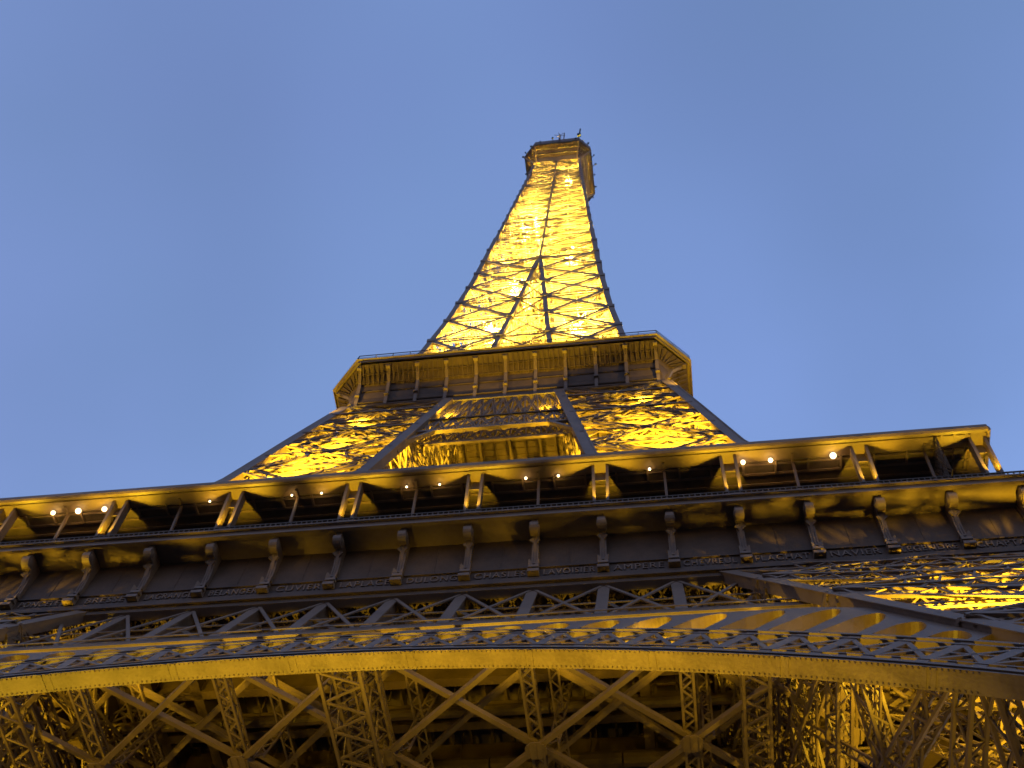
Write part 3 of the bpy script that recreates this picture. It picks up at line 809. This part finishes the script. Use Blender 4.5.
for z, w_ in ((119.5, 1.0), (137, 1.0), (157, .8)):       # one projector in each column of the lower spire
    c_ = (wu(z) + iu(z)) / 2
    for k in range(4): flood(rotp((c_, -c_, z), k), rotp((c_ * .85, -c_ * .85, z + 14), k), P_SP * w_ * .65, 140, color=PALE)
for z, w_ in ((181, .62), (196, .55), (211, .46), (227, .38), (243, .30), (256, .22)):
    a = .5 * wu(z)
    for sg in (1, -1): flood((sg * a, sg * a * (1 if z % 2 else -1), z), (0, 0, z + 25), P_SP * w_ * 1.25, 150, color=PALE)
for p in ((4, -6.4, 266), (-5.5, -6.2, 266), (6.6, 2, 266)):
    flood(p, (p[0] * 1.1, p[1] * 1.1, 276), 1700, 150)
for x in (-15, -5, 5, 15): flood((x, -19.4, 103.5), (x, -19.9, 116), 5000, 120)      # second platform soffit
flood((19.4, 8, 103.5), (20, 6, 116), 5000, 120); flood((-19.4, 8, 103.5), (-20, 6, 116), 5000, 120)
for e in (-1, 1): flood((e * 19.5, -19.5, 107.3), (e * 19.4, -19.4, 116), 2600, 120, fx=False)  # spots without housings, added to brighten the corner chamfers
flood((0, -12, 64), (0, -8, 112), 1500, 70)
for x in range(-18, 19, 4): flood((x, -33.3, 46.4), (x, -30.2, 52.0), 1300, 64, rad=.3)     # small projectors inside the face girder
# floods on the ground beneath the arch and under the floor
for x, p_ in ((-17, 20000), (-6, 26000), (5, 34000), (14, 40000), (22, 9000)): flood((x, -24, 4), (x * .97, -44, 35), p_, 46)
for x in (-15, -5, 5, 15): flood(tuple(ap(RE - 1.1, (x + .8) / 39, -1.15)), (x * .9, -32.5, 52), 1500, 110)   # spots added behind the arch ring to brighten the girder lattice
flood((0, -10, 6), (0, -26, 46), 2000, 80)
# up-lights at the foot of each canopy strut
for side, c in STRUT_X:
    M_ = Matrix.Rotation(c.rotation_euler.z, 3, 'Z')
    l = side or spot(tuple(Vector(c.location) + M_ @ Vector((0, -35.24, 58.45))), tuple(Vector(c.location) + M_ @ Vector((0, -35.9, 62))), 3000, 88, .06)
    if not side: l.parent = tower
    f_ = MB(); f_.box((0, -35.0, 58.3), (.62, .1, .2)); o = f_.build('foot_plate_glow', GLOW, can); o.location = c.location; o.rotation_euler = c.rotation_euler  # glowing strip stands in for lamplight falling on the strut's foot plate

ORD = ['first', 'second', 'third', 'fourth', 'fifth', 'sixth', 'seventh', 'eighth', 'ninth', 'tenth', 'eleventh', 'twelfth', 'thirteenth', 'fourteenth']
LX = [(-24.66, .15), (-22.89, .19), (-21.05, .17), (-13.77, .075), (-8.21, .075), (-6.22, .075), (-.59, .075), (1.57, .075), (7.14, .09), (9.21, .09), (14.96, .09), (20.74, .15), (22.42, .15), (26.21, .2)]
def globe(name, loc, r):
    root = empty(name, None, loc)
    b = MB(); P = []; F = []
    for i in range(9):
        for j in range(16):
            a, t = math.pi * i / 8, 2 * math.pi * j / 16; P.append((r * math.sin(a) * math.cos(t), r * math.sin(a) * math.sin(t), r * math.cos(a)))
    for i in range(8):
        for j in range(16): F.append((i * 16 + j, (i + 1) * 16 + j, (i + 1) * 16 + (j + 1) % 16, i * 16 + (j + 1) % 16))
    b.poly(P, F); b.build('globe', LAMP, root)
    s = MB(); s.box((0, 0, r + .06), (.1, .1, .14)); s.box((0, 0, r + .03), (r, r, .06)); s.build('mount', DARK, root)
    return root
for i, (x, r) in enumerate(LX):
    o = globe('canopy_lamp', (x, -35.1, 62.06), r)
    d_ = bpy.data.lights.new('lamp_light', 'POINT'); d_.energy = (24 if r > .12 else 5) * K; d_.color = (1, .60, .16); d_.shadow_soft_size = r
    lo_ = bpy.data.objects.new('lamp_light', d_); col.objects.link(lo_); lo_.location = (x, -35.1, 62.06 - r - .05); lo_.parent = tower
    o['category'] = 'lamp'; o['group'] = 'round lamps glowing under the gallery canopy'
    o['label'] = f"round warm white lamp under the gallery canopy, {ORD[i]} from the canopy's left end" if i < 13 else 'round warm white lamp under the gallery canopy, the last towards its right corner'
o = globe('floor_lamp', (4.5, -18.8, 51.3), .14)
o['category'] = 'lamp'; o['label'] = 'tiny white lamp alone in the dark beneath the floor beams under the arch'
